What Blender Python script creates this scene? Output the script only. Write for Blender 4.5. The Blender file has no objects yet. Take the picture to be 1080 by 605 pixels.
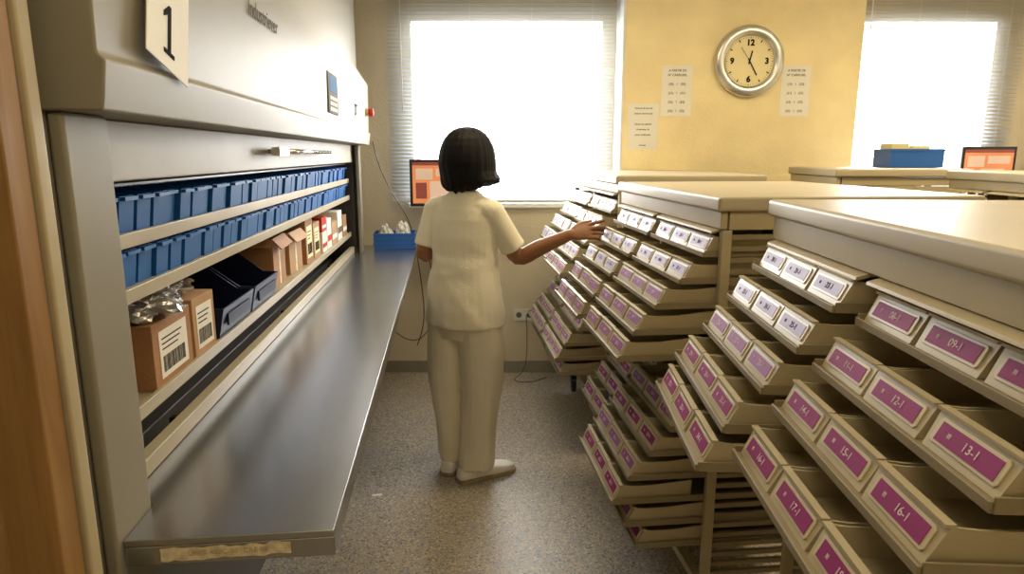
import bpy, bmesh, math, random
from mathutils import Vector, Matrix, noise
random.seed(5)
SC=bpy.context.scene
COL=SC.collection
SC.view_settings.view_transform='Standard'
SC.view_settings.look='None'

# ------------------------------------------------------------ materials
def mat(name,col,rough=.5,metal=0,var=.06,vscale=6,bump=0,bscale=60,spec=.5,emit=None,estr=0,coat=0,stretch=None,trans=0):
    m=bpy.data.materials.new(name); m.use_nodes=True
    nt=m.node_tree; b=nt.nodes['Principled BSDF']
    b.inputs['Roughness'].default_value=rough; b.inputs['Metallic'].default_value=metal
    b.inputs['Specular IOR Level'].default_value=spec
    if coat: b.inputs['Coat Weight'].default_value=coat
    if trans: b.inputs['Transmission Weight'].default_value=trans
    tc=nt.nodes.new('ShaderNodeTexCoord'); mp=nt.nodes.new('ShaderNodeMapping')
    nt.links.new(tc.outputs['Object'],mp.inputs[0])
    if stretch: mp.inputs['Scale'].default_value=stretch
    n=nt.nodes.new('ShaderNodeTexNoise'); n.inputs['Scale'].default_value=vscale; n.inputs['Detail'].default_value=5
    nt.links.new(mp.outputs[0],n.inputs['Vector'])
    r=nt.nodes.new('ShaderNodeValToRGB')
    c0=[max(0,c*(1-var)) for c in col[:3]]; c1=[min(1,c*(1+var)) for c in col[:3]]
    r.color_ramp.elements[0].position=.3; r.color_ramp.elements[1].position=.7
    r.color_ramp.elements[0].color=(*c0,1); r.color_ramp.elements[1].color=(*c1,1)
    nt.links.new(n.outputs['Fac'],r.inputs[0]); nt.links.new(r.outputs[0],b.inputs['Base Color'])
    if bump:
        n2=nt.nodes.new('ShaderNodeTexNoise'); n2.inputs['Scale'].default_value=bscale; n2.inputs['Detail'].default_value=4
        nt.links.new(mp.outputs[0],n2.inputs['Vector'])
        bp=nt.nodes.new('ShaderNodeBump'); bp.inputs['Strength'].default_value=bump; bp.inputs['Distance'].default_value=.01
        nt.links.new(n2.outputs['Fac'],bp.inputs['Height']); nt.links.new(bp.outputs[0],b.inputs['Normal'])
    if emit:
        b.inputs['Emission Color'].default_value=(*emit,1); b.inputs['Emission Strength'].default_value=estr
    return m

M={}
M['wall']=mat('wall_paint',(.70,.62,.46),.75,var=.07,vscale=2.5,bump=.25,bscale=90)
M['wallp']=mat('pillar_paint',(.93,.79,.46),.75,var=.10,vscale=3,bump=.3,bscale=70)
M['ceil']=mat('ceiling_paint',(.85,.80,.68),.8)
M['base']=mat('baseboard_vinyl',(.30,.27,.22),.5)
M['beige']=mat('beige_plastic',(.49,.42,.27),.42,var=.05,vscale=3,spec=.4)
M['bin']=mat('bin_plastic',(.52,.45,.29),.40,var=.06,vscale=8,spec=.4)
M['holder']=mat('holder_plastic',(.60,.53,.37),.36,var=.03,spec=.4)
M['tray']=mat('tray_metal',(.30,.25,.155),.45,var=.08,spec=.4)
M['top']=mat('top_metal_beige',(.50,.44,.31),.42,var=.05,vscale=4,spec=.4)
M['purple']=mat('label_purple',(.29,.035,.17),.6,var=.06,spec=.18)
M['lilac']=mat('label_purple_sheen',(.38,.33,.56),.5,var=.06,spec=.3)  # purple label paled: window reflection painted into the colour
M['violet']=mat('label_violet',(.32,.12,.34),.55,var=.06,spec=.2)
M['ink_w']=mat('ink_white',(.80,.66,.75),.7,spec=.1)
M['ink_v']=mat('ink_violet',(.13,.07,.22),.7,spec=.1)
M['ink_k']=mat('ink_black',(.012,.012,.014),.9,spec=.08)
M['ink_g']=mat('ink_grey',(.13,.13,.15),.9,spec=.08)
M['ink_l']=mat('ink_light_grey',(.15,.145,.13),.9,spec=.08)
M['ink_f']=mat('ink_faded',(.46,.38,.25),.9,spec=.08)
M['fascia']=mat('carousel_grey_paint',(.26,.24,.185),.5,var=.03,vscale=2,spec=.3)
M['fasc2']=mat('carousel_side_paint',(.14,.13,.10),.5,var=.04)
M['cream']=mat('cream_metal',(.42,.37,.25),.45)
M['header']=mat('header_grey_paint',(.35,.315,.24),.5)
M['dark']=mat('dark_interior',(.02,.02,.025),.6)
M['body']=mat('carousel_lower_grey',(.12,.12,.12),.5)
M['steel']=mat('brushed_steel',(.42,.435,.455),.24,metal=.92,var=.03,vscale=3,bump=.012,bscale=20,stretch=(14,1,1))
M['chrome']=mat('chrome',(.75,.74,.70),.16,metal=1,var=.03)
M['silver']=mat('brushed_silver',(.62,.62,.61),.30,metal=1,var=.05,vscale=20)
M['blue']=mat('blue_plastic',(.012,.13,.42),.5,var=.1,spec=.35)
M['navy']=mat('navy_plastic',(.008,.014,.050),.5,spec=.25)
M['blueb']=mat('blue_crate_plastic',(.02,.12,.45),.35)
M['card']=mat('cardboard',(.38,.19,.08),.75,var=.12,vscale=9,bump=.15,bscale=120)
M['card2']=mat('cardboard_light',(.46,.27,.13),.75,var=.1)
M['paper']=mat('paper_white',(.84,.82,.74),.7,var=.03)
M['papery']=mat('paper_cream',(.88,.78,.46),.7,var=.04)
M['red']=mat('red_plastic',(.60,.03,.02),.4)
M['tape']=mat('masking_tape',(.68,.60,.42),.8,var=.30,vscale=70)
M['black']=mat('black_plastic',(.015,.015,.016),.35)
M['rubber']=mat('rubber',(.02,.02,.02),.6)
M['white']=mat('white_plastic',(.80,.80,.76),.4)
M['panel']=mat('panel_grey_plastic',(.20,.20,.20),.8,spec=.05)
M['slat']=mat('blind_slat',(.44,.51,.62),.45,var=.02)
M['frame']=mat('window_frame_white',(.85,.86,.84),.4)
M['film']=mat('crumpled_film',(.38,.38,.40),.18,metal=.7,var=.5,vscale=14,bump=.8,bscale=22)
M['bagw']=mat('clear_bag_film',(.72,.72,.70),.25,var=.25,vscale=25,bump=.6,bscale=40)
M['skin']=mat('skin_brown',(.30,.13,.06),.5,var=.08,vscale=14)
M['hair']=mat('hair_black',(.005,.0045,.006),.6,spec=.2,var=.3,vscale=40,bump=.3,bscale=90,stretch=(1,1,.08))
M['shirt']=mat('scrub_cloth_cream',(.92,.88,.70),.85,var=.03,bump=.2,bscale=200)
M['pants']=mat('trouser_cloth_cream',(.90,.84,.66),.85,var=.03,bump=.2,bscale=200)
M['shoe']=mat('shoe_white',(.95,.93,.86),.35)
M['sole']=mat('sole_tan',(.36,.29,.19),.6)
M['eye']=mat('eye_white',(.8,.8,.8),.2)
M['lip']=mat('lip',(.30,.07,.06),.4)
M['screen']=mat('monitor_screen',(.60,.20,.06),.3,var=.25,vscale=5,emit=(.85,.33,.14),estr=.45)
M['screen2']=mat('monitor_window',(.62,.42,.30),.3,var=.1,emit=(.8,.6,.45),estr=.4)
M['screen3']=mat('monitor_bar',(.25,.06,.05),.3,emit=(.35,.08,.06),estr=.3)
M['lcd']=mat('lcd_screen',(.10,.20,.40),.8,spec=.05,emit=(.3,.45,.7),estr=.06)
M['lamp']=mat('lamp_diffuser',(1,.9,.7),.5,emit=(1,.84,.60),estr=2)
M['yel']=mat('yellow_plastic',(.80,.70,.35),.5)

def wood():
    m=mat('door_wood',(.42,.17,.035),.45)
    nt=m.node_tree; b=nt.nodes['Principled BSDF']
    tc=nt.nodes.new('ShaderNodeTexCoord'); mp=nt.nodes.new('ShaderNodeMapping'); mp.inputs['Scale'].default_value=(9,9,.7)
    n=nt.nodes.new('ShaderNodeTexNoise'); n.inputs['Scale'].default_value=3; n.inputs['Detail'].default_value=8; n.inputs['Distortion'].default_value=1.5
    r=nt.nodes.new('ShaderNodeValToRGB')
    r.color_ramp.elements[0].position=.3; r.color_ramp.elements[0].color=(.25,.13,.040,1)
    r.color_ramp.elements[1].position=.7; r.color_ramp.elements[1].color=(.38,.215,.078,1)
    nt.links.new(tc.outputs['Object'],mp.inputs[0]); nt.links.new(mp.outputs[0],n.inputs['Vector'])
    nt.links.new(n.outputs['Fac'],r.inputs[0]); nt.links.new(r.outputs[0],b.inputs['Base Color'])
    return m
M['wood']=wood()
def floorm():
    m=mat('floor_speckled_vinyl',(.3,.3,.3),.40,bump=0,spec=.4)
    nt=m.node_tree; b=nt.nodes['Principled BSDF']
    tc=nt.nodes.new('ShaderNodeTexCoord')
    v=nt.nodes.new('ShaderNodeTexVoronoi'); v.inputs['Scale'].default_value=155
    nt.links.new(tc.outputs['Object'],v.inputs['Vector'])
    sp=nt.nodes.new('ShaderNodeSeparateColor'); nt.links.new(v.outputs['Color'],sp.inputs[0])
    r=nt.nodes.new('ShaderNodeValToRGB'); cr=r.color_ramp; cr.interpolation='CONSTANT'
    cr.elements[0].position=0; cr.elements[0].color=(.22,.20,.17,1)
    cr.elements[1].position=.15; cr.elements[1].color=(.45,.39,.30,1)
    for p,c in ((.42,(.40,.37,.31,1)),(.6,(.54,.43,.28,1)),(.76,(.33,.35,.39,1)),(.91,(.66,.60,.48,1))):
        e=cr.elements.new(p); e.color=c
    nt.links.new(sp.outputs[0],r.inputs[0]); nt.links.new(r.outputs[0],b.inputs['Base Color'])
    n=nt.nodes.new('ShaderNodeTexNoise'); n.inputs['Scale'].default_value=60
    nt.links.new(tc.outputs['Object'],n.inputs['Vector'])
    bp=nt.nodes.new('ShaderNodeBump'); bp.inputs['Strength'].default_value=.08; bp.inputs['Distance'].default_value=.004
    nt.links.new(n.outputs['Fac'],bp.inputs['Height']); nt.links.new(bp.outputs[0],b.inputs['Normal'])
    return m
M['floor']=floorm()

# ------------------------------------------------------------ helpers
def bx(bm,x0,x1,y0,y1,z0,z1,mi=0):
    vs=[bm.verts.new(p) for p in ((x0,y0,z0),(x1,y0,z0),(x1,y1,z0),(x0,y1,z0),(x0,y0,z1),(x1,y0,z1),(x1,y1,z1),(x0,y1,z1))]
    for f in ((0,3,2,1),(4,5,6,7),(0,1,5,4),(1,2,6,5),(2,3,7,6),(3,0,4,7)):
        bm.faces.new([vs[i] for i in f]).material_index=mi
    return vs
def prism(bm,prof,y0,y1,mi=0,axis='y'):
    def P(a,b,y): return (a,y,b) if axis=='y' else ((y,a,b) if axis=='x' else (a,b,y))
    A=[bm.verts.new(P(a,b,y0)) for a,b in prof]; B=[bm.verts.new(P(a,b,y1)) for a,b in prof]
    n=len(prof)
    bm.faces.new(A).material_index=mi; bm.faces.new(B[::-1]).material_index=mi
    for i in range(n):
        bm.faces.new([A[i],B[i],B[(i+1)%n],A[(i+1)%n]]).material_index=mi
def cyl(bm,p0,p1,r0,r1=None,n=20,mi=0):
    r1=r0 if r1 is None else r1
    p0=Vector(p0);p1=Vector(p1); t=(p1-p0).normalized()
    a=t.orthogonal().normalized(); b=t.cross(a)
    R=[]
    for p,r in ((p0,r0),(p1,r1)):
        R.append([bm.verts.new(p+a*r*math.cos(2*math.pi*i/n)+b*r*math.sin(2*math.pi*i/n)) for i in range(n)])
    for i in range(n):
        f=bm.faces.new([R[0][i],R[0][(i+1)%n],R[1][(i+1)%n],R[1][i]]); f.material_index=mi; f.smooth=True
    bm.faces.new(R[0][::-1]).material_index=mi; bm.faces.new(R[1]).material_index=mi
def finish(me,bm,mats,smooth=False):
    bmesh.ops.recalc_face_normals(bm,faces=bm.faces[:])
    if smooth:
        for f in bm.faces: f.smooth=True
    bm.to_mesh(me); bm.free()
    for m in mats: me.materials.append(M[m])
    return me
def mesh(name,bm,mats,smooth=False):
    return finish(bpy.data.meshes.new(name),bm,mats,smooth)
def ob(name,me,parent=None,loc=(0,0,0),rotz=0,bevel=0,label=None,cat=None,group=None,kind=None):
    o=bpy.data.objects.new(name,me); COL.objects.link(o)
    o.location=loc; o.rotation_euler=(0,0,rotz)
    if parent: o.parent=parent
    if bevel:
        b=o.modifiers.new('bev','BEVEL'); b.width=bevel; b.segments=3; b.limit_method='ANGLE'; b.angle_limit=.6
        if me: 
            for p in me.polygons: p.use_smooth=True
        w=o.modifiers.new('wn','WEIGHTED_NORMAL'); w.keep_sharp=True
    if label: o['label']=label
    if cat: o['category']=cat
    if group: o['group']=group
    if kind: o['kind']=kind
    return o
def part(name,fn,mats,parent,bevel=0,label=None,smooth=False,**k):
    bm=bmesh.new(); fn(bm); return ob(name,mesh(name,bm,mats,smooth),parent,bevel=bevel,label=label,**k)
def box_part(name,b,m,parent,bevel=0,label=None,**k):
    return part(name,lambda bm:bx(bm,*b),[m],parent,bevel,label,**k)
def bevel_bm(bm,w,seg=2):
    bmesh.ops.bevel(bm,geom=bm.edges[:],offset=w,segments=seg,affect='EDGES',profile=.5,clamp_overlap=True)
def frame(origin,r,u):
    r=Vector(r).normalized();u=Vector(u).normalized();n=r.cross(u)
    m=Matrix((( r.x,u.x,n.x,origin[0]),(r.y,u.y,n.y,origin[1]),(r.z,u.z,n.z,origin[2]),(0,0,0,1)))
    return m
def add_text(bm,txt,size,mtx,mi=0,ext=.0004,bold=0,shear=0):
    cu=bpy.data.curves.new('t','FONT'); cu.body=txt; cu.size=size; cu.align_x='CENTER'; cu.align_y='CENTER'; cu.extrude=ext
    cu.offset=bold; cu.shear=shear; cu.resolution_u=3
    o=bpy.data.objects.new('t',cu); COL.objects.link(o)
    bpy.context.view_layer.update()
    dg=bpy.context.evaluated_depsgraph_get()
    me=bpy.data.meshes.new_from_object(o.evaluated_get(dg))
    me.transform(mtx)
    n0=len(bm.faces); bm.from_mesh(me); bm.faces.ensure_lookup_table()
    for f in bm.faces[n0:]: f.material_index=mi
    bpy.data.objects.remove(o); bpy.data.curves.remove(cu); bpy.data.meshes.remove(me)
def cable(name,pts,r,m,label,parent=None,cat='cable'):
    cu=bpy.data.curves.new(name,'CURVE'); cu.dimensions='3D'; cu.bevel_depth=r; cu.bevel_resolution=2
    s=cu.splines.new('NURBS'); s.points.add(len(pts)-1); s.use_endpoint_u=True; s.order_u=4
    for i,p in enumerate(pts): s.points[i].co=(*p,1)
    cu.materials.append(M[m])
    t=bpy.data.objects.new(name,cu); COL.objects.link(t); bpy.context.view_layer.update()
    me=bpy.data.meshes.new_from_object(t.evaluated_get(bpy.context.evaluated_depsgraph_get()))
    bpy.data.objects.remove(t)
    return ob(name,me,parent,label=label,cat=None if parent else cat)
def empty(name,loc,rotz,label,cat,group=None):
    o=ob(name,None,None,loc,rotz,label=label,cat=cat,group=group); o.empty_display_size=.1; return o

# ------------------------------------------------------------ room shell
XL,XR,YB,YF,ZC=-1.7,3.45,-1.5,4.53,2.75
def S(name,fn,m,bevel=0): return part(name,fn,m,None,bevel,kind='structure')
S('floor',lambda b:bx(b,XL-.1,XR+.1,YB-.1,YF+.3,-.1,0),['floor'])
S('ceiling',lambda b:bx(b,XL-.1,XR+.1,YB-.1,YF+.3,ZC,ZC+.1),['ceil'])
S('wall_left',lambda b:bx(b,XL-.1,XL,YB-.1,YF+.3,0,ZC),['wall'])
S('wall_right',lambda b:bx(b,XR,XR+.1,YB-.1,YF+.3,0,ZC),['wall'])
S('wall_rear',lambda b:bx(b,XL,XR,YB-.1,YB,0,ZC),['wall'])
W1=(-.655,.585,1.20,2.36); W2=(2.20,3.13,1.20,2.36)
def backw(b):
    T=.24
    bx(b,XL,W1[0],YF,YF+T,0,ZC); bx(b,W1[1],W2[0],YF,YF+T,0,ZC); bx(b,W2[1],XR,YF,YF+T,0,ZC)
    for w in (W1,W2):
        bx(b,w[0],w[1],YF,YF+T,0,w[2]); bx(b,w[0],w[1],YF,YF+T,w[3],ZC)
S('wall_back',backw,['wall'])
S('wall_pillar',lambda b:bx(b,.69,2.135,4.25,YF,0,ZC),['wallp'])
def bb(b):
    bx(b,XL,.69,YF-.014,YF,0,.085)
S('baseboard_back',bb,['base'],.003)
S('baseboard_pillar',lambda b:bx(b,.69,2.135,4.236,4.25,0,.085),['base'],.003)
for i,w in enumerate((W1,W2)):
    def fr(b,w=w):
        y0,y1=YF+.12,YF+.17
        t=.025
        bx(b,w[0],w[0]+t,y0,y1,w[2],w[3]);bx(b,w[1]-t,w[1],y0,y1,w[2],w[3])
        bx(b,w[0]+t,w[1]-t,y0,y1,w[2],w[2]+t);bx(b,w[0]+t,w[1]-t,y0,y1,w[3]-t,w[3])
    S('window_%d'%(i+1),fr,['frame'],.004)
S('trim_1',lambda b:bx(b,W1[0]-.04,.672,YF-.05,YF+.10,1.17,1.20),['frame'],.004)
S('trim_2',lambda b:bx(b,2.14,W2[1]+.05,YF-.25,YF+.10,1.17,1.20),['frame'],.004)
S('trim_5',lambda b:bx(b,.674,.6895,4.252,YF-.001,1.15,ZC-.001),['frame'],.002)

# blinds
def blind(x0,x1,z0,y,label):
    r=empty('window_blind',((x0+x1)/2,y,z0),0,label,'blind')
    h=2.70-z0; wx=(x1-x0)/2
    def sl(b):
        z=.03
        a=math.radians(17)
        while z<h-.05:
            dy=.0125*math.cos(a);dz=.0125*math.sin(a)
            v=[b.verts.new(p) for p in ((-wx,-dy,z-dz),(wx,-dy,z-dz),(wx,0,z+.0015),(-wx,0,z+.0015),(wx,dy,z+dz),(-wx,dy,z+dz))]
            b.faces.new(v[:4]); b.faces.new([v[3],v[2],v[4],v[5]])
            z+=.0245
    part('slats',sl,['slat'],r)
    box_part('headrail',(-wx,wx,-.015,.015,h-.03,h),'white',r,.003)
    box_part('bottom_rail',(-wx,wx,-.013,.013,0,.018),'white',r,.003)
    for f in (-.8,-.27,.27,.8):
        part('cord',lambda b:cyl(b,(wx*f,-.0135,.01),(wx*f,-.0135,h-.02),.0009,n=5),['white'],r)
    def wand(b): cyl(b,(-wx+.09,-.02,h-.9),(-wx+.09,-.02,h-.03),.004,n=8)
    part('tilt_wand',wand,['white'],r)
blind(-.80,.655,1.21,4.475,'pale grey venetian blind over the bright window, slats open')
blind(2.20,3.29,1.22,4.495,'pale grey venetian blind beside the clock pillar, slats open')

# wood door + frame near camera
S('door_1',lambda b:bx(b,-1.65,-.597,.795,.835,0,2.4),['wood'],.003)
S('trim_3',lambda b:bx(b,-.68,-.590,.838,.862,0,2.5),['beige'],.004)

# ------------------------------------------------------------ storage carousel
AL=math.atan(.1009)
MC=empty('storage_carousel',(-.188,0,0),AL,'large grey storage carousel with open bins and steel counter','storage machine')
MW=Matrix.Translation((-.188,0,0))@Matrix.Rotation(AL,4,'Z')
Y0,Y1=.958,4.22
YC=.973
box_part('side_panel',(-1.15,-.345,Y0,Y0+.025,0,2.6),'fasc2',MC,.004)
box_part('side_panel',(-1.15,-.345,Y1-.025,Y1,0,2.6),'fasc2',MC,.004)
box_part('front_post',(-.345,-.323,Y0,1.083,0,1.577),'fascia',MC,.006)
box_part('front_post',(-.345,-.323,Y1-.09,Y1,0,1.577),'fascia',MC,.006)
def housing(b):
    prism(b,[(-.40,1.578),(-.268,1.578),(-.258,1.645),(-.268,1.654),(-.262,1.93),(-.325,2.03),(-.325,2.58),(-.40,2.58)],Y0-.004,Y1+.004)
part('housing',housing,['fascia'],MC,.004)
box_part('header_panel',(-.385,-.365,Y0+.03,Y1-.03,1.475,1.577),'header',MC,.003)
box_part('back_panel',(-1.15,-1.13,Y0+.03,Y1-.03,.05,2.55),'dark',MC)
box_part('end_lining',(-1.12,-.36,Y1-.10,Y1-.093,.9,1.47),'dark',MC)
box_part('lower_body',(-1.12,-.52,Y0+.03,Y1-.03,.0,.885),'body',MC,.004)
def counter(b):
    prof=[(-.322,YC),(0,YC),(0,4.45),(-.42,4.45),(-.42,1.085),(-.322,1.085)]
    prism(b,prof,.918,.93,axis='z')
    bx(b,-.322,0,YC,YC+.004,.885,.918); bx(b,-.004,0,YC+.004,4.45,.885,.918)
part('counter',counter,['steel'],MC,.0025,label='brushed stainless steel counter')
box_part('ledge',(-.40,-.372,1.09,Y1-.1,.9305,.965),'cream',MC,.003)
for y in (1.6,2.75,3.9):
    part('bracket',lambda b:prism(b,[(-.50,.60),(-.06,.86),(-.06,.884),(-.50,.884)],y,y+.02),['black'],MC,.002)
def shelf(zt,name='shelf'):
    def f(b):
        bx(b,-.95,-.392,1.09,Y1-.105,zt-.012,zt); bx(b,-.398,-.386,1.09,Y1-.105,zt-.022,zt+.005)
    part(name,f,['cream'],MC,.002)
shelf(1.375);shelf(1.275);shelf(1.052)
box_part('shelf',(-.95,-.40,1.09,Y1-.105,1.462,1.470),'black',MC,.002)
def tapef(b):
    random.seed(11)
    xs=[-.268+i*.0105 for i in range(20)]
    top=[b.verts.new((x,YC-.0009,.9145+random.uniform(-.003,.002))) for x in xs]
    bot=[b.verts.new((x,YC-.0009,.8925+random.uniform(-.002,.003))) for x in xs]
    for i in range(19): b.faces.new([bot[i],bot[i+1],top[i+1],top[i]]).material_index=0
    add_text(b,'UNIT 420C-07  CRE 03',.0125,frame((-.165,YC-.0014,.904),(1,0,0),(0,0,1)),1)
part('tape_strip',tapef,['tape','ink_f'],MC,label='worn masking tape with faded handwriting')
def handle(b):
    cyl(b,(-.325,2.18,1.530),(-.325,3.12,1.530),.009,.007)
    bx(b,-.338,-.312,2.12,2.24,1.517,1.543)
    cyl(b,(-.366,2.20,1.530),(-.330,2.20,1.530),.007); cyl(b,(-.366,3.08,1.530),(-.330,3.08,1.530),.007)
part('handle',handle,['chrome'],MC,label='long chrome pull handle')
def tag(b):
    bx(b,-.2525,-.2510,-.080,.080,-.082,.085,0)
    prof=[(-.020,-.060),(.020,-.060),(.020,-.053),(.006,-.053),(.006,.022),(-.003,.022),(-.022,.006),(-.022,-.003),(-.006,.006),(-.006,-.053),(-.020,-.053)]
    prism(b,prof,-.2508,-.2500,1,axis='x')
    bmesh.ops.transform(b,matrix=Matrix.Translation((0,1.170,1.734))@Matrix.Rotation(math.radians(-15),4,'X'),verts=b.verts[:])
part('number_tag',tag,['paper','ink_k'],MC,0,label='cream paper tag with a black numeral 1')
def logo(b): add_text(b,'Industriever',.058,frame((-.2605,1.82,1.860),(0,1,0),(0,0,1)),0,shear=.2)
part('nameplate',logo,['ink_l'],MC)
def dt(b): add_text(b,'DT',.085,frame((-.2630,3.62,1.745),(0,1,0),(0,0,1)),0,bold=.001)
part('marking',dt,['ink_k'],MC)
cp=box_part('control_panel',(-.270,-.2600,2.76,3.00,1.685,1.845),'panel',MC,.001)
box_part('display',(-.2598,-.2590,2.79,2.97,1.770,1.832),'lcd',cp)
def keys(b):
    for i in range(4):
        for j in range(3): bx(b,-.2598,-.2588,2.795+i*.045,2.825+i*.045,1.695+j*.022,1.709+j*.022)
part('keypad',keys,['paper'],cp)
def rb(b):
    cyl(b,(-.265,4.10,1.765),(-.250,4.10,1.765),.022,mi=1); cyl(b,(-.250,4.10,1.765),(-.222,4.10,1.765),.024,.022)
part('stop_button',rb,['red','yel'],MC,label='red emergency stop button')

# blue small bins
def hopper(w,d,h,hf,t=.003):
    b=bmesh.new()
    prof=[(0,0),(.008*h/.075,hf),(-.03,hf+.003),(-.055*h/.075-.01,h),(-d,h),(-d,0)]
    L=[b.verts.new((x,-w/2,z)) for x,z in prof]; R=[b.verts.new((x,w/2,z)) for x,z in prof]
    b.faces.new(L); b.faces.new(R[::-1])
    b.faces.new([L[0],L[5],R[5],R[0]]); b.faces.new([L[5],L[4],R[4],R[5]]); b.faces.new([L[0],R[0],R[1],L[1]])
    bmesh.ops.recalc_face_normals(b,faces=b.faces[:])
    bmesh.ops.solidify(b,geom=b.faces[:],thickness=t)
    return b
NB=42
PB=(Y1-.13-1.10)/NB
hb=mesh('small_bin',hopper(PB-.013,.28,.083,.070),['blue'])
lb=bmesh.new(); bx(lb,.007,.018,-PB/2+.009,PB/2-.009,.062,.069,0); lm=mesh('bin_front_ridge',lb,['blue'])
for zt in (1.375,1.275):
    for i in range(NB):
        y=1.10+PB*(i+.5)
        jx=-.402+random.uniform(-.010,.0)
        w=MW@Vector((jx,y,zt+.0005))
        o=ob('storage_bin',hb,None,w,AL+random.uniform(-.008,.008),label='small blue plastic bin on a carousel shelf',cat='storage bin',group='blue bins in the carousel')
        c=ob('front_ridge',lm,o)

# cartons
def carton(w,d,h,loc,rot,mats,label,flaps=False,lab=True,name='cardboard_box',cat='box'):
    r=empty(name,loc,rot,label,cat)
    def f(b):
        t=.003
        if flaps:
            bx(b,-d/2,d/2,-w/2,w/2,0,t); bx(b,-d/2,-d/2+t,-w/2,w/2,t,h); bx(b,d/2-t,d/2,-w/2,w/2,t,h)
            bx(b,-d/2+t,d/2-t,-w/2,-w/2+t,t,h); bx(b,-d/2+t,d/2-t,w/2-t,w/2,t,h)
        else:
            bx(b,-d/2,d/2,-w/2,w/2,0,h)
    part('box_body',f,[mats[0]],r,.0015)
    if flaps:
        for s in (-1,1):
            def g(b,s=s):
                prism(b,[(s*w/2,h),(s*(w/2+.035),h-.025),(s*(w/2+.036),h-.023),(s*w/2,h+.003)],-d/2,d/2,axis='x')
            part('flap',g,[mats[0]],r)
        part('flap',lambda b:prism(b,[(d/2,h),(d/2+.03,h-.035),(d/2+.032,h-.033),(d/2,h+.003)],-w/2,w/2),[mats[0]],r)
    if lab:
        def g(b):
            bx(b,d/2+.0002,d/2+.001,-w*.36,w*.36,h*.12,h*.85,0)
            random.seed(int(w*1000))
            y=-w*.30
            while y<w*.28:
                t=random.choice((.0015,.003,.004)); bx(b,d/2+.001,d/2+.0014,y,y+t,h*.2,h*.45,1); y+=t+random.choice((.002,.003))
            for k in range(3): bx(b,d/2+.001,d/2+.0014,-w*.3,w*(.1+.06*k),h*(.55+.08*k),h*(.57+.08*k),1)
        part('shipping_label',g,[mats[1],'ink_k'],r,label='white printed barcode label')
    else:
        part('packing_tape',lambda b:bx(b,d/2+.0002,d/2+.0008,-.012,.012,0.002,h-.036),['tape'],r)
    return r
def onm(x,y,z): return MW@Vector((x,y,z))
ZS=1.0525
carton(.20,.27,.135,onm(-.53,1.415,ZS),AL,('card','paper'),'brown cardboard box with white barcode label on the carousel shelf')
carton(.135,.25,.14,onm(-.52,1.605,ZS),AL-.02,('card2','paper'),'tan cardboard box with white label, between carton and navy bins')
carton(.20,.24,.175,onm(-.54,2.46,ZS),AL+.03,('card','paper'),'open brown cardboard box with flaps on the carousel shelf',flaps=True,lab=False)
carton(.20,.24,.165,onm(-.54,2.74,ZS),AL-.03,('card2','paper'),'open tan cardboard box with flaps beside another carton',flaps=True,lab=False)
carton(.15,.22,.19,onm(-.52,2.97,ZS),AL,('card','papery'),'tall brown medicine carton on the carousel shelf')
carton(.15,.22,.16,onm(-.52,3.14,ZS),AL,('card2','papery'),'tan medicine carton on the carousel shelf')
def medbox(y,w,h,m,lab,z=ZS,x=-.50,band='red'):
    r=empty('medicine_box',onm(x,y,z),AL,lab,'box','medicine boxes on the carousel shelf')
    part('box_body',lambda b:bx(b,-.1,.1,-w/2,w/2,0,h),[m],r,.0015)
    part('printed_band',lambda b:bx(b,.1002,.101,-w/2+.004,w/2-.004,h*.25,h*.45),[band],r)
for y,w,h,m,bd in ((3.29,.12,.10,'paper','red'),(3.43,.12,.15,'paper','red'),(3.59,.15,.12,'card2','paper'),(3.78,.15,.16,'paper','ink_l'),(3.96,.14,.12,'card','paper')):
    medbox(y,w,h,m,{'paper':'white','card2':'tan','card':'brown'}[m]+' cardboard medicine box with printed band',band=bd)
medbox(3.29,.12,.07,'red','red medicine box stacked on a white box',z=ZS+.1005,band='paper')
nb=mesh('black_bin',hopper(.275,.30,.155,.080,.004),['navy'])
rd=bmesh.new(); bx(rd,.010,.016,-.10,.10,.03,.06); rdm=mesh('label_ridge',rd,['navy'])
for i,y in enumerate((1.83,2.125)):
    o=ob('hopper_bin',nb,None,onm(-.395,y,ZS+.001),AL,label='dark navy plastic hopper bin on the carousel shelf',cat='storage bin',group='navy hopper bins')
    ob('label_ridge',rdm,o)
def bag(loc,s,m,label,seed):
    b=bmesh.new(); bmesh.ops.create_icosphere(b,subdivisions=4,radius=1)
    for v in b.verts:
        p=v.co.copy(); k=1+.45*noise.noise(p*2.2+Vector((seed,0,0)))+.18*noise.noise(p*6+Vector((0,seed,0)))
        v.co=Vector((p.x*s[0]*k,p.y*s[1]*k,max(p.z,-.55)*s[2]*k))
    z=min(v.co.z for v in b.verts)
    for v in b.verts: v.co.z=max(v.co.z-z-.004,0)
    ob('plastic_bag',mesh('plastic_bag',b,[m],False),None,loc,AL,label=label,cat='bag')
bag(onm(-.50,1.41,ZS+.136),(.125,.10,.046),'film','crumpled silver film bag lying on a cardboard box',2)
bag(onm(-.52,1.60,ZS+.141),(.09,.06,.034),'film','crumpled silver film bag lying on a tan box',7)

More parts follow.
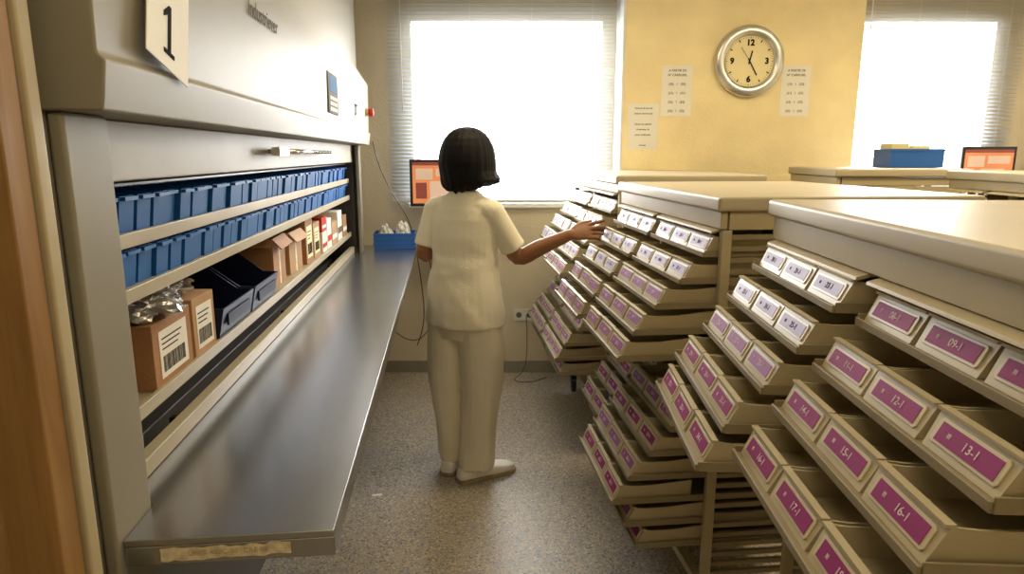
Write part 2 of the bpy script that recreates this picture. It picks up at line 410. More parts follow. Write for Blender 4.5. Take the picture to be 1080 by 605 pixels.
# ------------------------------------------------------------ drawer cabinets
RT=-math.atan(.0547)
RP=math.atan(.105)
TAU=math.radians(26)
BW=.157;BD=.25;BH=.050
def binmesh():
    b=bmesh.new(); w=BW/2
    tx=BH*math.tan(TAU)
    prof=[(0,0),(tx,BH),(tx+.03,BH-.004),(.12,BH-.004),(BD-.05,BH+.004),(BD,BH+.008),(BD,0)]
    L=[b.verts.new((x,-w+(.004 if z==0 else 0),z)) for x,z in prof]; R=[b.verts.new((x,w-(.004 if z==0 else 0),z)) for x,z in prof]; n=len(prof)
    b.faces.new(L); b.faces.new(R[::-1])
    b.faces.new([L[0],L[-1],R[-1],R[0]]); b.faces.new([L[-1],L[-2],R[-2],R[-1]]); b.faces.new([L[0],R[0],R[1],L[1]])
    bmesh.ops.recalc_face_normals(b,faces=b.faces[:])
    bmesh.ops.solidify(b,geom=b.faces[:],thickness=.004)
    bx(b,tx-.007,tx+.005,-w,w,BH-.002,BH+.0025)
    return mesh('drawer_bin',b,['bin'])
BM=binmesh()
FM=frame((BH*.5*math.tan(TAU),0,BH*.5),(0,-1,0),(math.sin(TAU),0,math.cos(TAU)))
def holder():
    b=bmesh.new()
    prism(b,[(-.062,-.0175),(.062,-.0175),(.066,-.013),(.066,.013),(.062,.0175),(-.062,.0175),(-.066,.013),(-.066,-.013)],0,.0025,axis='z')
    bevel_bm(b,.0009,2)
    bmesh.ops.transform(b,matrix=FM,verts=b.verts[:])
    return mesh('label_holder',b,['holder'],False)
HM=holder(); LC={}
def labelmesh(txt,m,ink):
    k=(txt,m)
    if k not in LC:
        b=bmesh.new(); bx(b,-.058,.058,-.013,.013,.0026,.0034,0)
        if txt:
            add_text(b,txt,.0172,Matrix.Translation((.008,-.0003,.0036)),1,bold=.0001)
            add_text(b,'III',.0095,Matrix.Translation((-.035,0,.0036)),1,bold=.0001)
        bmesh.ops.transform(b,matrix=FM,verts=b.verts[:])
        LC[k]=mesh('label',b,[m,ink])
    return LC[k]
def rowz(d): return 1.52-d-.026
CELL=.163
def cabinet(xn,yn,W,zt,cols,label,L=1.08,group='drawer cabinets',xc=.34,cx=.10,px=.085,rot=RT,hz=.082,jit=.009):
    loc=(xn,yn,0)
    R=empty('drawer_cabinet',loc,rot,label,'cabinet',group)
    MX=Matrix.Translation(loc)@Matrix.Rotation(rot,4,'Z')
    part('top',lambda b:bx(b,-.020,W,-.012,L+.012,zt-.042,zt),['top'],R,.009)
    def hd(b):
        bx(b,-.006,.014,.002,L-.002,zt-hz,zt-.043)
        bx(b,.02,W-.01,.002,.02,zt-hz-.003,zt-.043); bx(b,.02,W-.01,L-.02,L-.002,zt-hz-.003,zt-.043)
    part('header_rail',hd,['beige'],R,.002)
    for ya,yb in ((.02,L/2-.02),(L/2+.02,L-.02)):
        part('shutter_lip',lambda b:prism(b,[(.0,zt-hz-.001),(-.024,zt-hz-.008),(-.026,zt-hz-.014),(-.020,zt-hz-.014),(.02,zt-hz-.004)],ya,yb),['beige'],R,.001)
    xm=max(W/2-.02,xc+.05)
    zp=zt-hz-.004
    def fr(b):
        for x in (px,xm,W-.05):
            for y in (0,L-.022): bx(b,x,x+.030,y,y+.022,.13,zp)
            bx(b,x,x+.030,L/2-.011,L/2+.011,.13,zp)
        for y in (0,L-.022):
            bx(b,px+.031,xm-.001,y,y+.022,.13,.16); bx(b,xm+.031,W-.051,y,y+.022,.13,.16)
        for x in (px,W-.05):
            bx(b,x,x+.030,.023,L/2-.012,.13,.16); bx(b,x,x+.030,L/2+.012,L-.023,.13,.16)
    part('frame',fr,['beige'],R,.003)
    for ya in (.004,L-.010):
        part('end_panel',lambda b:bx(b,.18,W-.052,ya,ya+.006,.97,zp),['beige'],R,.001)
    def rn(b):
        for y in (.011,L-.025,L/2-.007):
            z=.19
            while z<zt-.12:
                bx(b,px+.03,xm,y,y+.014,z,z+.014); z+=.034
        bx(b,xm+.032,xm+.042,.03,L-.03,.14,zp)
    part('runner_rack',rn,['tray'],R)
    for x in (cx,W-.08):
        for y in (.06,L-.07):
            def cs(b,x=x,y=y):
                bx(b,x-.018,x+.018,y-.018,y+.018,.085,.13,1); 
                cyl(b,(x-.012,y,.036),(x+.012,y,.036),.036,n=24); bx(b,x-.018,x-.013,y-.012,y+.012,.03,.09,1); bx(b,x+.013,x+.018,y-.012,y+.012,.03,.09,1)
            part('caster',cs,['rubber','black'],R)
    for (yc,rows) in cols:
        for (d,x,lab,m,ink) in rows:
            z=rowz(d); x+=random.uniform(-jit,jit)
            y0=yc;y1=yc+3*CELL
            def tr(b):
                bx(b,x-.004,xc,y0,y1,z-.007,z-.0008)
                bx(b,x-.009,x-.004,y0-.002,y1+.002,z-.010,z+.004)
                bx(b,x-.004,xc+.02,y0-.0045,y0-.0005,z-.010,z+.010); bx(b,x-.004,xc+.02,y1+.0005,y1+.0045,z-.010,z+.010)
            part('drawer',tr,['tray'],R,.001)
            for i in range(3):
                t=lab[2-i] if lab else None
                w=MX@Vector((x+random.uniform(0,.006),y0+CELL*(i+.5),z))
                lb='beige plastic drawer bin with %s label reading %s'%('purple' if m=='purple' else 'violet' if m=='violet' else 'reflection-paled purple',t)
                o=ob('drawer_bin',BM,None,w,rot,label=lb,cat='drawer bin',group='pulled-out drawer bins')
                h=ob('label_holder',HM,o,label='light cream label holder')
                ob('label',labelmesh(t,m,ink),h)
    return R
def L3(a): return ['%02d-1'%(a+i) for i in range(3)]
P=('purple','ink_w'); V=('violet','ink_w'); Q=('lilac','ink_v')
ca=.028; cb=.028+.489+.046
nearrows=[(.26,-.03,L3(8),*P),(.345,-.095,L3(11),*P),(.425,-.165,L3(14),*P),(.515,-.225,L3(16),*P)]
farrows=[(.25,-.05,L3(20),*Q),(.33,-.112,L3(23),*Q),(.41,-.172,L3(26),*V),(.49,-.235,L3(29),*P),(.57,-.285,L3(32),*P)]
cabinet(.619,.625,.80,1.408,[(ca,nearrows),(cb,farrows)],'beige wheeled drawer cabinet with stepped bins labelled in purple',hz=.098,jit=.003)
U2=(-.035,-.10,-.17,-.235,-.29); DU=(.258,.338,.412,.49,.57)
LX=(-.11,-.17,-.23,-.28,-.25,-.20)
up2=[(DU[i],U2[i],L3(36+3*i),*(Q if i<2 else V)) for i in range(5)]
lo2=[(.80+.078*i,LX[i],L3(52+3*i),*(P if i%2 else V)) for i in range(6)]
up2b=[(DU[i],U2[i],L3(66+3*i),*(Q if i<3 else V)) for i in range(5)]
lo2b=[(.80+.078*i,LX[i]+.12,L3(10+3*i),*P) for i in range(5)]
cabinet(.605,1.90,.80,1.402,[(ca,up2+lo2),(cb,up2b+lo2b)],'beige wheeled drawer cabinet, two tiers of stepped bins pulled out',rot=RP,px=.0,cx=.02,hz=.092)
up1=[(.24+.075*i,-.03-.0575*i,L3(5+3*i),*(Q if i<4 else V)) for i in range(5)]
L1=(-.10,-.17,-.24,-.29,-.27)
lo1=[(.74+.075*i,L1[i],L3(41+3*i),*V) for i in range(5)]
cabinet(.505,3.15,.72,1.425,[(ca,up1+lo1),(cb,up1+lo1)],'beige wheeled drawer cabinet standing against the window wall',L=1.06,rot=RP,cx=-.0,px=.0,jit=.012)
cabinet(1.66,3.42,.66,1.45,[],'beige drawer cabinet with plain top beside the pillar',L=.66)
cabinet(2.12,2.68,1.10,1.445,[],'beige drawer cabinet with plain top in the second row',L=.62)

# ------------------------------------------------------------ clock
CK=empty('wall_clock',(1.444,4.25,2.077),0,'round silver-rimmed wall clock with cream dial on pillar','clock')
def lathe(b,prof,n=64,mi=0):
    R=[[b.verts.new((r*math.cos(2*math.pi*i/n),y,r*math.sin(2*math.pi*i/n))) for i in range(n)] for r,y in prof]
    for k in range(len(R)-1):
        for i in range(n):
            f=b.faces.new([R[k][i],R[k][(i+1)%n],R[k+1][(i+1)%n],R[k+1][i]]); f.smooth=True; f.material_index=mi
    return R
def case(b):
    R=lathe(b,[(.185,0),(.208,-.004),(.212,-.02),(.206,-.036),(.195,-.046),(.166,-.046),(.150,-.038),(.147,-.022)])
    b.faces.new(R[0])
part('case',case,['silver'],CK,label='wide brushed silver rim')
def dial(b): cyl(b,(0,-.001,0),(0,-.024,0),.149,n=64)
dl=part('dial',dial,['papery'],CK)
def nums(b):
    for t,a in (('12',0),('3',90),('6',180),('9',270)):
        x=math.sin(math.radians(a))*.106;z=math.cos(math.radians(a))*.106
        add_text(b,t,.048,frame((x,-.0247,z),(1,0,0),(0,0,1)),0,bold=.0024)
    for i in range(60):
        a=math.radians(i*6); r0=.134 if i%5 else .124
        m=Matrix.Rotation(a,4,'Y'); w=.0008 if i%5 else .003
        if i%15==0: r0=.136
        vs=bx(b,-w,w,-.0252,-.0243,r0,.141)
        bmesh.ops.transform(b,matrix=m,verts=vs)
part('numerals',nums,['ink_k'],dl)
for nm,a,l,w,y in (('hour_hand',13,.062,.004,-.027),('minute_hand',150,.095,.003,-.029),('second_hand',325,.10,.001,-.031)):
    def hd(b,a=a,l=l,w=w,y=y):
        vs=bx(b,-w,w,y-.0008,y+.0008,-.018,l); bmesh.ops.transform(b,matrix=Matrix.Rotation(math.radians(a),4,'Y'),verts=vs)
    part(nm,hd,['ink_k'],CK)
def notice(x,z,w,h,label,lines,m='paper',size=.013):
    r=ob('paper_notice',mesh('paper_notice',(lambda b:(bx(b,-w/2,w/2,-.0015,.0005,-h/2,h/2),b)[1])(bmesh.new()),[m]),None,(x,4.25,z),0,label=label,cat='notice')
    b=bmesh.new(); n=len(lines)
    for i,t in enumerate(lines):
        if t: add_text(b,t,size,frame((0,-.0019,h*.40-i*h*.8/(n-1)),(1,0,0),(0,0,1)),0,bold=.0003)
    ob('print',mesh('print',b,['ink_g']),r)
k=4.25/1.04
notice((714-540)/700*k,1.905,.19,.30,'white sheet with two columns of printed numbers',['A PARTIR DE','Nº CARRUSEL','','(20)   1   (30)','','(21)   1   (31)','','(22)   1   (32)','','(23)   1   (33)'],size=.019)
notice((839-540)/700*k,1.905,.18,.30,'white sheet with printed number pairs beside the clock',['A PARTIR DE','Nº CARRUSEL','','(13)   1   (23)','','(21)   1   (31)','','(22)   1   (32)','','(23)   1   (43)'],size=.019)
notice((678-540)/700*k+.01,1.690,.19,.28,'cream typed sheet fixed on pillar',['Normas de uso del','almacen de farmacia','','Cerrar los cajones','al terminar de','coger medicacion','','Gracias'],'paper',size=.014)

def crate(loc,rot,w,d,h,m,label,ribs=True):
    r=empty('plastic_crate',loc,rot,label,'crate')
    def f(b):
        t=.004
        bx(b,-w/2,w/2,-d/2,d/2,0,t);bx(b,-w/2,-w/2+t,-d/2,d/2,t,h);bx(b,w/2-t,w/2,-d/2,d/2,t,h)
        bx(b,-w/2+t,w/2-t,-d/2,-d/2+t,t,h);bx(b,-w/2+t,w/2-t,d/2-t,d/2,t,h)
        for z in ((h*.3,h*.6,h-.012) if ribs else (h-.014,)): 
            bx(b,-w/2-.004,w/2+.004,-d/2-.004,-d/2,z,z+.010); bx(b,-w/2-.004,-w/2,-d/2,d/2,z,z+.010); bx(b,w/2,w/2+.004,-d/2,d/2,z,z+.010)
    part('crate_body',f,[m],r,.001)
    return r
CX,CY=-.135,4.32
crate(onm(CX,CY,.9305),AL,.26,.19,.10,'blueb','blue plastic crate with clear bags on the steel counter')
for i,(dx,w,h) in enumerate(((-.06,.055,.15),(.05,.055,.175))):
    b=bmesh.new(); bmesh.ops.create_icosphere(b,subdivisions=4,radius=1)
    for v in b.verts:
        p=v.co.copy(); kk=1+.35*noise.noise(p*2.5+Vector((i*7,0,0)))+.15*noise.noise(p*7)
        v.co=Vector((p.x*w*.85*min(kk,1.15),p.y*.06*min(kk,1.2),(max(p.z,-.8)+.8)/1.8*h*(.9+.25*noise.noise(Vector((p.x*3,p.y*3,i))))))
    ob('plastic_bag',mesh('plastic_bag',b,['bagw'],False),None,onm(CX+dx,CY,.9305+.005),AL,label='clear crumpled plastic bag standing in the blue crate',cat='bag')
crate((2.20,3.76,1.451),RT,.28,.20,.10,'blueb','open blue plastic tray with yellowish tubs on the cabinet top',ribs=False)
for i,(x,h) in enumerate(((2.125,.125),(2.235,.112))):
    b=bmesh.new(); bx(b,-.050,.050,-.07,.07,0,.02); bx(b,-.046,.046,-.065,.065,.02,h)
    ob('storage_tub',mesh('storage_tub',b,['yel']),None,(x,3.765-.0547*(x-2.20),1.4555),RT,bevel=.004,label='pale yellow tub inside blue tray',cat='tub')
def monitor(loc,rot,w,h,label,stand=.1):
    r=empty('computer_monitor',loc,rot,label,'monitor')
    part('base',lambda b:(cyl(b,(0,0,0),(0,0,.012),.085,n=32),bx(b,-.02,.02,.005,.02,.012,stand+.05)),['black'],r)
    part('casing',lambda b:bx(b,-w/2,w/2,-.025,.004,stand,stand+h),['black'],r,.004)
    def sc(b):
        x0,x1,z0,z1=-w/2+.018,w/2-.018,stand+.02,stand+h-.018
        bx(b,x0,x1,-.0265,-.0255,z0,z1,0)
        bx(b,x0,x1,-.0269,-.0266,z1-.02,z1,2)
        bx(b,x0+.02,x0+.13,-.0270,-.0266,z1-.11,z1-.04,1); bx(b,x0+.15,x1-.02,-.0270,-.0266,z1-.09,z1-.04,1)
        bx(b,x0+.02,x0+.09,-.0270,-.0266,z0+.03,z1-.13,2); bx(b,x0+.11,x1-.05,-.0270,-.0266,z0+.02,z1-.12,1)
    part('screen',sc,['screen','screen2','screen3'],r)
S('trim_4',lambda b:bx(b,-.58,-.22,4.28,4.515,.90,.93),['beige'],.003)
monitor((-.47,4.36,.9305),.05,.38,.30,'black flat monitor with orange screen behind the woman',.26)
monitor((3.07,4.375,1.2005),0,.35,.27,'black flat monitor with orange screen on window sill',.10)
def sock(b):
    bx(b,-.075,.075,-.012,0,-.04,.04,0)
    for x in (-.037,.037): cyl(b,(x,-.0121,0),(x,-.0135,0),.02,n=20,mi=1)
ob('wall_socket',mesh('wall_socket',(lambda b:(sock(b),b)[1])(bmesh.new()),['white','ink_g']),None,(.085,4.53,.42),0,bevel=.002,label='white double wall socket under the window',cat='socket')
cable('power_cable',[onm(-.245,4.23,1.60),onm(-.22,4.26,1.4),(-.70,4.40,1.15),(-.66,4.44,1.0),(-.61,4.47,.6),(-.60,4.48,.35),(-.66,4.45,.22)],.0035,'black','thin black cable hanging beside the carousel')
cable('power_cable',[(-.56,4.36,.88),(-.50,4.40,.6),(-.54,4.36,.3),(-.68,4.30,.26),(-.78,4.2,.4)],.003,'black','black cable looping under the steel counter')
cable('power_cable',[(.10,4.515,.42),(.11,4.49,.2),(.10,4.46,.012),(.0,4.38,.005),(.03,4.28,.005),(.16,4.30,.005),(.24,4.40,.005)],.003,'ink_g','grey cable on the floor below the socket')
ob('paper_scrap',mesh('paper_scrap',(lambda b:(bx(b,-.022,.022,-.009,.009,0,.0008),b)[1])(bmesh.new()),['paper']),None,(-.615,2.78,.0004),.2,label='small white paper scrap on the speckled floor',cat='paper')

# ------------------------------------------------------------ person
def ringpts(c,a,b2,n=24): 
    c=Vector(c); return [c+a*math.cos(2*math.pi*i/n)+b2*math.sin(2*math.pi*i/n) for i in range(n)]
def loft(bm,rings):
    R=[[bm.verts.new(p) for p in r] for r in rings]; n=len(R[0])
    for k in range(len(R)-1):
        for i in range(n): bm.faces.new([R[k][i],R[k][(i+1)%n],R[k+1][(i+1)%n],R[k+1][i]])
    bm.faces.new(R[0][::-1]); bm.faces.new(R[-1])
def limb(bm,pts,rad,n=14,sub=4,cap=True):
    pts=[Vector(p) for p in pts]
    P=[];Rr=[]
    m=len(pts)
    for i in range(m-1):
        p0=pts[max(i-1,0)];p1=pts[i];p2=pts[i+1];p3=pts[min(i+2,m-1)]
        for k in range(sub):
            t=k/sub
            P.append(.5*((2*p1)+(-p0+p2)*t+(2*p0-5*p1+4*p2-p3)*t*t+(-p0+3*p1-3*p2+p3)*t**3)); Rr.append(rad[i]*(1-t)+rad[i+1]*t)
    P.append(pts[-1]);Rr.append(rad[-1])
    T=[(P[min(i+1,len(P)-1)]-P[max(i-1,0)]).normalized() for i in range(len(P))]
    a=T[0].orthogonal().normalized(); rings=[]
    def rg(c,t,r):
        nonlocal a
        a=(a-t*a.dot(t)).normalized(); b=t.cross(a)
        rings.append(ringpts(c,a*r,b*r,n))
    if cap:
        for f,q in ((.95,.3),(.7,.7)): rg(P[0]-T[0]*Rr[0]*f,T[0],Rr[0]*q)
    for c,t,r in zip(P,T,Rr): rg(c,t,r)
    if cap:
        for f,q in ((.7,.7),(.95,.3)): rg(P[-1]+T[-1]*Rr[-1]*f,T[-1],Rr[-1]*q)
    loft(bm,rings)
def ball(bm,c,s,rz=0):
    mt=Matrix.Translation(c)@Matrix.Rotation(rz,4,'Z')@Matrix.Diagonal((*s,1))
    bmesh.ops.create_icosphere(bm,subdivisions=3,radius=1,matrix=mt)
def remesh(name,bm,vox,m,parent,it=3,fold=None,label=None):
    me=bpy.data.meshes.new(name); bmesh.ops.recalc_face_normals(bm,faces=bm.faces[:]); bm.to_mesh(me); bm.free()
    t=bpy.data.objects.new(name+'_t',me); COL.objects.link(t)
    r=t.modifiers.new('r','REMESH'); r.mode='VOXEL'; r.voxel_size=vox; r.use_smooth_shade=True
    s=t.modifiers.new('s','SMOOTH'); s.factor=.5; s.iterations=it
    bpy.context.view_layer.update()
    m2=bpy.data.meshes.new_from_object(t.evaluated_get(bpy.context.evaluated_depsgraph_get()))
    bpy.data.objects.remove(t)
    if fold:
        nr=[v.normal.copy() for v in m2.vertices]
        for v,nn in zip(m2.vertices,nr): v.co+=nn*fold(v.co)
    for p in m2.polygons: p.use_smooth=True
    m2.materials.clear(); m2.materials.append(M[m])
    return ob(name,m2,parent,label=label)
yaw=math.radians(28)
F=Vector((math.sin(yaw),math.cos(yaw),0)); Rv=Vector((math.cos(yaw),-math.sin(yaw),0)); UP=Vector((0,0,1))
PC=Vector((-.215,2.98,0))
PR=empty('person',(PC.x,PC.y,0),0,'woman with black bob in cream scrubs, reaching toward a drawer bin','person')
def pl(v): return Vector(v)-Vector((PC.x,PC.y,0))
def tor(zs):
    return [ringpts((F.x*(fs),F.y*(fs),z),Rv*a,F*b2,28) for z,a,b2,fs in zs]
b=bmesh.new()
loft(b,tor([(.76,.12,.09,0),(.82,.150,.100,0),(.90,.150,.100,0),(1.0,.115,.08,0),(1.10,.11,.08,0),(1.20,.125,.08,0),(1.27,.12,.065,0),(1.32,.095,.05,0),(1.345,.062,.042,0)]))
limb(b,[(0,-.0,1.30),(.005,.01,1.38),(.01,.02,1.43)],[.050,.045,.05])
hy=math.radians(30); HF=Vector((math.sin(hy),math.cos(hy),0)); HR=Vector((math.cos(hy),-math.sin(hy),0))
HC=Vector((.02,.025,1.505))
ball(b,HC+HF*-.008+UP*.015,(.074,.092,.095),-hy)
ball(b,HC+HF*.025-UP*.035,(.058,.062,.070),-hy)
limb(b,[HC+HF*.086+UP*.01,HC+HF*.105-UP*.022],[.008,.013],8,3)
for s in (-1,1):
    ball(b,HC+HR*s*.078-UP*.005,(.008,.018,.030),-hy)
    ball(b,HC+HF*.070+HR*s*.04-UP*.02,(.02,.018,.018),-hy)
RS=pl((-.085,2.915,1.280)); RE=pl((.028,2.955,1.070)); RW=pl((.258,2.905,1.176))
LS=pl((-.350,3.040,1.280)); LE=pl((-.405,3.03,1.075)); LW=pl((-.33,3.24,1.10))
limb(b,[RS,(RS+RE)/2,RE,RE*.6+RW*.4,RW],[.036,.039,.038,.037,.024],16)
limb(b,[LS,(LS+LE)/2,LE,LE*.6+LW*.4,LW],[.036,.039,.038,.037,.024],16)
def hand(b,wr,h,w,curl,spread=.10):
    h=h.normalized(); w=(w-h*w.dot(h)).normalized(); pd=h.cross(w); 
    if pd.z>0: pd=-pd
    loft(b,[ringpts(wr+h*t,w*a,pd*c,16) for t,a,c in ((-.02,.025,.020),(0,.026,.018),(.03,.036,.015),(.06,.040,.013),(.082,.039,.010),(.088,.034,.008))])
    for i,(o,L) in enumerate(((.032,.082),(.011,.090),(-.011,.084),(-.033,.068))):
        d=(h+w*o*spread*30*1.3).normalized(); p=wr+h*.074+w*o
        pts=[p]; ang=curl[i]*.5
        for k,fr in enumerate((.45,.30,.25)):
            dd=(d*math.cos(ang)+pd*math.sin(ang)).normalized(); p=p+dd*L*fr; pts.append(p); ang+=curl[i]
        limb(b,pts,[.0094,.0088,.0082,.0068],10,3)
    p=wr+h*.022+w*.024
    t1=(h*.75+w*.62+pd*.25).normalized(); t2=(h*.95+w*.25+pd*.2).normalized()
    limb(b,[p,p+t1*.036,p+t1*.036+t2*.030,p+t1*.036+t2*.052],[.015,.0125,.011,.0085],10,3)
hh=Vector((.155,.0,.028)); hand(b,RW,hh,Vector((-.15,.60,.75)),(.04,.16,.28,.40))
hand(b,LW,Vector((.25,.95,.0)),Vector((.9,-.2,.3)),(.35,.4,.45,.5))
RHp=Vector((.075,-.045,.80)); RK=Vector((.075,-.035,.45)); RA=pl((-.168,2.945,.07))
LHp=Vector((-.085,.045,.80)); LK=Vector((-.09,.06,.45)); LA=pl((-.285,3.05,.07))
limb(b,[RHp,RHp*.5+RK*.5,RK,RK*.6+RA*.4,RA],[.08,.070,.052,.050,.034],16)
limb(b,[LHp,LHp*.5+LK*.5,LK,LK*.6+LA*.4,LA],[.08,.070,.052,.050,.034],16)
fr_dir=Vector((.88,.47,0)).normalized(); fl_dir=Vector((.35,.93,0)).normalized()
for A,d in ((RA,fr_dir),(LA,fl_dir)):
    limb(b,[A-UP*.02-d*.02,A-UP*.03+d*.06,A-UP*.042+d*.14],[.032,.030,.020],12)
body=remesh('body',b,.0036,'skin',PR,2,label='brown skin')
for s in (-1,1):
    part('eye',lambda b,s=s:(ball(b,HC+HF*.080+HR*s*.030+UP*.005,(.013,.010,.008),-hy),ball(b,HC+HF*.0885+HR*s*.030+UP*.005,(.005,.003,.005),-hy),[setattr(f,'material_index',1) for f in b.faces if (f.calc_center_median()-(HC+HF*.0885+HR*s*.030+UP*.005)).length<.006]),['eye','ink_k'],body,smooth=True)
part('lips',lambda b:ball(b,HC+HF*.086-UP*.056,(.022,.008,.007),-hy),['lip'],body,smooth=True)
def hairf():
    b=bmesh.new(); n=72; rings=[]
    prof=[(.134,.014),(.131,.034),(.123,.057),(.108,.080),(.084,.101),(.052,.117),(.018,.126),(-.02,.130),(-.055,.130),(-.085,.128),(-.108,.122),(-.122,.102),(-.130,.070)]
    for z,r in prof:
        ring=[]
        for i in range(n):
            a=2*math.pi*i/n
            ca=math.cos(a); dev=abs((a+math.pi)%(2*math.pi)-math.pi)
            rr=r*(1.0+.03*abs(math.cos(a)))
            if z<.048:
                k=min(1,max(0,(dev-math.radians(26))/math.radians(24))); k=k*k*(3-2*k)
                rr=.043*(1-k)+rr*k
            rr*=1+.02*noise.noise(Vector((math.cos(a)*3,math.sin(a)*3,z*4)))
            back=max(0,-math.cos(a))
            if z<-.03: rr*=1-.20*back*min(1,(-.03-z)/.09)
            p=HC+UP*z+HF*(math.cos(a)*rr-.006)+HR*math.sin(a)*rr*.96
            if z<-.045:
                fl=min(1,(-.045-z)/.075)
                sd=max(0,math.sin(a))**2; sl=max(0,-math.sin(a))**2
                p+=HR*sd*fl*fl*.060+UP*(sd*fl*fl*.026)-HR*sl*fl*fl*.014
                p+=UP*(-.022*back*fl)
                p+=UP*.024*noise.noise(Vector((math.cos(a)*6,math.sin(a)*6,2)))*fl
            ring.append(p)
        rings.append(ring)
    loft(b,rings)
    return b
def hf(c):
    d=c-HC; a=math.atan2(d.x,d.y); k=2.2 if d.z<-.09 else 1
    return k*(.0022*noise.noise(Vector((a*7,c.z*3,0)))+.0011*noise.noise(Vector((a*30,c.z*4,4))))
ho=remesh('hair',hairf(),.004,'hair',PR,6,label='black chin-length bob',fold=hf)
b=bmesh.new()
loft(b,tor([(.762,.190,.142,0),(.78,.190,.143,0),(.84,.186,.142,0),(.92,.174,.132,0),(1.0,.160,.120,0),(1.08,.155,.113,0),(1.16,.160,.112,0),(1.24,.164,.102,0),(1.285,.156,.088,0),(1.315,.134,.074,0),(1.34,.100,.062,0),(1.362,.062,.055,.006)]))
def sleeve(S_,E_,k,r):
    E2=S_+(E_-S_)*k
    limb(b,[S_-(E_-S_)*.05,S_+(E_-S_)*.30,S_+(E_-S_)*.62,E2],r,20,5,cap=False)
sleeve(RS,RE,.80,(.052,.054,.053,.055)); sleeve(LS,LE,.82,(.052,.053,.053,.055))
ball(b,RS+Vector((-.008,0,.0)),(.056,.056,.052)); ball(b,LS+Vector((.008,0,.0)),(.056,.056,.052))
ball(b,RS+Vector((-.050,.02,.014)),(.062,.060,.048)); ball(b,LS+Vector((.050,-.02,.014)),(.062,.060,.048))
def ridge(v):
    n=min(1,abs(noise.noise(v))*2.4); n=n*n*(3-2*n); return 1-n
def sf(c):
    z=c.z; l=c.dot(Rv)
    lowk=max(0,min(1,(1.24-z)/.14))
    w=max(0,1-abs(z-1.0)/.25)
    r2=ridge(Vector((l*3-z*3,c.y*3,z*8+4)))
    r3=ridge(Vector((l*9,c.y*7,z*1.3+9)))*max(0,1-(z-.75)/.34)
    r4=ridge(Vector((l*5+z*5,c.y*4,z*4+2)))
    return lowk*(.006*w*r2+.007*r3+.004*r4)+.004*noise.noise(Vector((c.x*7+z*3,c.y*7,z*4)))
remesh('shirt',b,.005,'shirt',PR,8,fold=sf,label='cream short-sleeved scrub top')
b=bmesh.new()
loft(b,tor([(.70,.150,.105,0),(.76,.170,.124,0),(.80,.172,.126,0),(.85,.165,.118,0),(.92,.145,.105,0)]))
limb(b,[RHp+Vector((-.005,0,-.02)),RHp*.5+RK*.5,RK,RK*.5+RA*.5,RA-UP*.004],[.106,.101,.090,.084,.080],20,5,cap=False)
limb(b,[LHp+Vector((.005,0,-.02)),LHp*.5+LK*.5,LK,LK*.5+LA*.5,LA-UP*.004],[.102,.096,.085,.078,.072],20,5,cap=False)
def tf(c):
    r1=ridge(Vector((c.x*8,c.y*8,c.z*1.0+7)))
    lo=max(0,1-c.z/.24); md=max(0,1-abs(c.z-.45)/.14)
    r2=ridge(Vector((c.x*4+c.z*3,c.y*4,c.z*12+4)))
    hemk=0 if c.z>.74 else min(1,(.74-c.z)/.1)
    return hemk*(.009*r1-.002+.007*(lo+.6*md)*r2)+.004*noise.noise(Vector((c.x*9,c.y*9,c.z*2.0)))
remesh('trousers',b,.005,'pants',PR,6,fold=tf,label='cream loose cotton trousers')
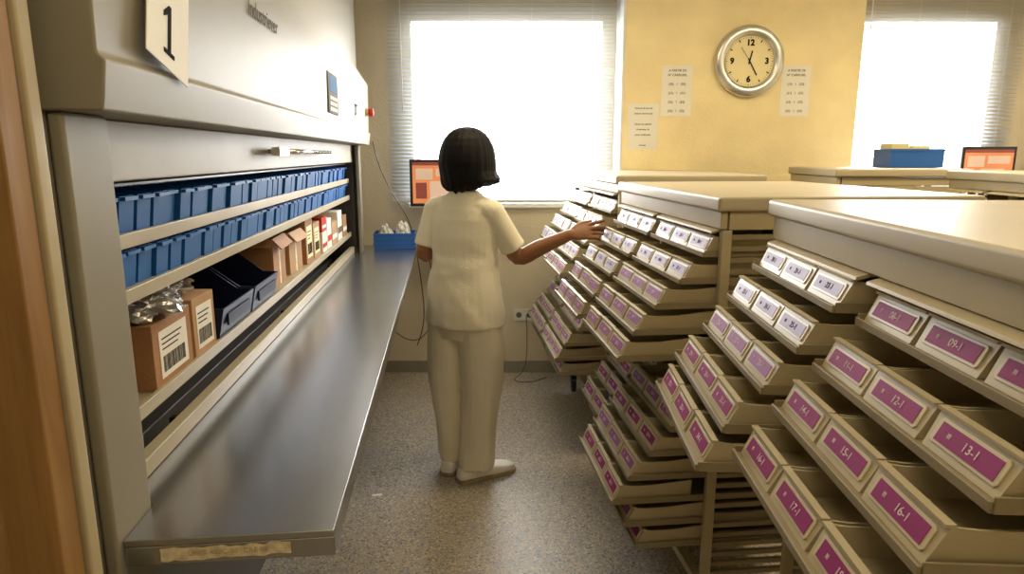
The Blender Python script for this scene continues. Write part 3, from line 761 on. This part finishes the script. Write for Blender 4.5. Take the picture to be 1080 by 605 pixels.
def shoe(A,d):
    o=Vector((A.x,A.y,0)); s=Vector((d.y,-d.x,0)); b=bmesh.new()
    prof=[(-.098,.020,.045),(-.088,.034,.064),(-.03,.041,.070),(.02,.041,.068),(.07,.045,.062),(.12,.049,.054),(.16,.042,.046),(.195,.022,.034)]
    rings=[]
    for t,w,h in prof:
        r=[]
        for i in range(16):
            a=2*math.pi*i/16; c=math.cos(a);q=math.sin(a)
            z=.004+ (h*.5)+(h*.5)*(abs(q)**.7)*(1 if q>0 else -1)
            r.append(o+d*t+s*w*(abs(c)**.7)*(1 if c>0 else -1)+UP*max(z,.016))
        rings.append(r)
    loft(b,rings)
    so=remesh('shoe',b,.004,'shoe',PR,2,label='white slip-on work shoe')
    b=bmesh.new(); pr=[]
    for t,w in ((-.104,.020),(-.094,.038),(-.02,.045),(.05,.048),(.12,.054),(.167,.044),(.203,.022)): pr.append((t,w))
    pts=[(t,w) for t,w in pr]+[(t,-w) for t,w in pr[::-1]]
    A1=[b.verts.new(o+d*t+s*w+UP*.0005) for t,w in pts]; B1=[b.verts.new(o+d*t+s*w+UP*.018) for t,w in pts]
    b.faces.new(A1);b.faces.new(B1[::-1])
    for i in range(len(pts)): b.faces.new([A1[i],A1[(i+1)%len(pts)],B1[(i+1)%len(pts)],B1[i]])
    ob('sole',mesh('sole',b,['sole']),so,bevel=.003)
shoe(RA,fr_dir); shoe(LA,fl_dir)

# ------------------------------------------------------------ lights
def area(name,loc,rot,sx,sy,e,col,parent=None):
    l=bpy.data.lights.new(name,'AREA'); l.shape='RECTANGLE'; l.size=sx; l.size_y=sy; l.energy=e; l.color=col
    o=bpy.data.objects.new(name,l); COL.objects.link(o); o.location=loc; o.rotation_euler=rot; return o
for i,w in enumerate((W1,W2)):
    area('window_daylight',((w[0]+w[1])/2,YF+.45,(w[2]+w[3])/2),(math.radians(-90),0,0),(w[1]-w[0])*1.9,(w[3]-w[2])*1.7,250 if i==0 else 180,(1,.98,.94))
for i,(x,y) in enumerate(((.1,.4),(.2,2.9),(2.0,.6),(2.2,2.6))):
    r=empty('ceiling_light',(x,y,ZC-.06),0,'rectangular ceiling light with warm diffuser','ceiling light','ceiling lights')
    box_part('housing',(-.62,.62,-.16,.16,.01,.06),'white',r,.004)
    box_part('diffuser',(-.60,.60,-.14,.14,0,.0095),'lamp',r)
    area('lamp',(x,y,ZC-.07),(0,0,0),1.2,.28,(8,14,8,26)[i],(1,.80,.48))
w=bpy.data.worlds.new('world'); SC.world=w; w.use_nodes=True
bg=w.node_tree.nodes['Background']; bg.inputs[0].default_value=(1,.99,.97,1); bg.inputs[1].default_value=6

# ------------------------------------------------------------ camera
cd=bpy.data.cameras.new('cam'); cam=bpy.data.objects.new('camera',cd); COL.objects.link(cam)
cam.location=(0,0,1.52); cam.rotation_euler=(math.radians(90-11.27),0,0)
cd.sensor_width=36; cd.lens=700/1080*36; cd.clip_start=.05
SC.camera=cam
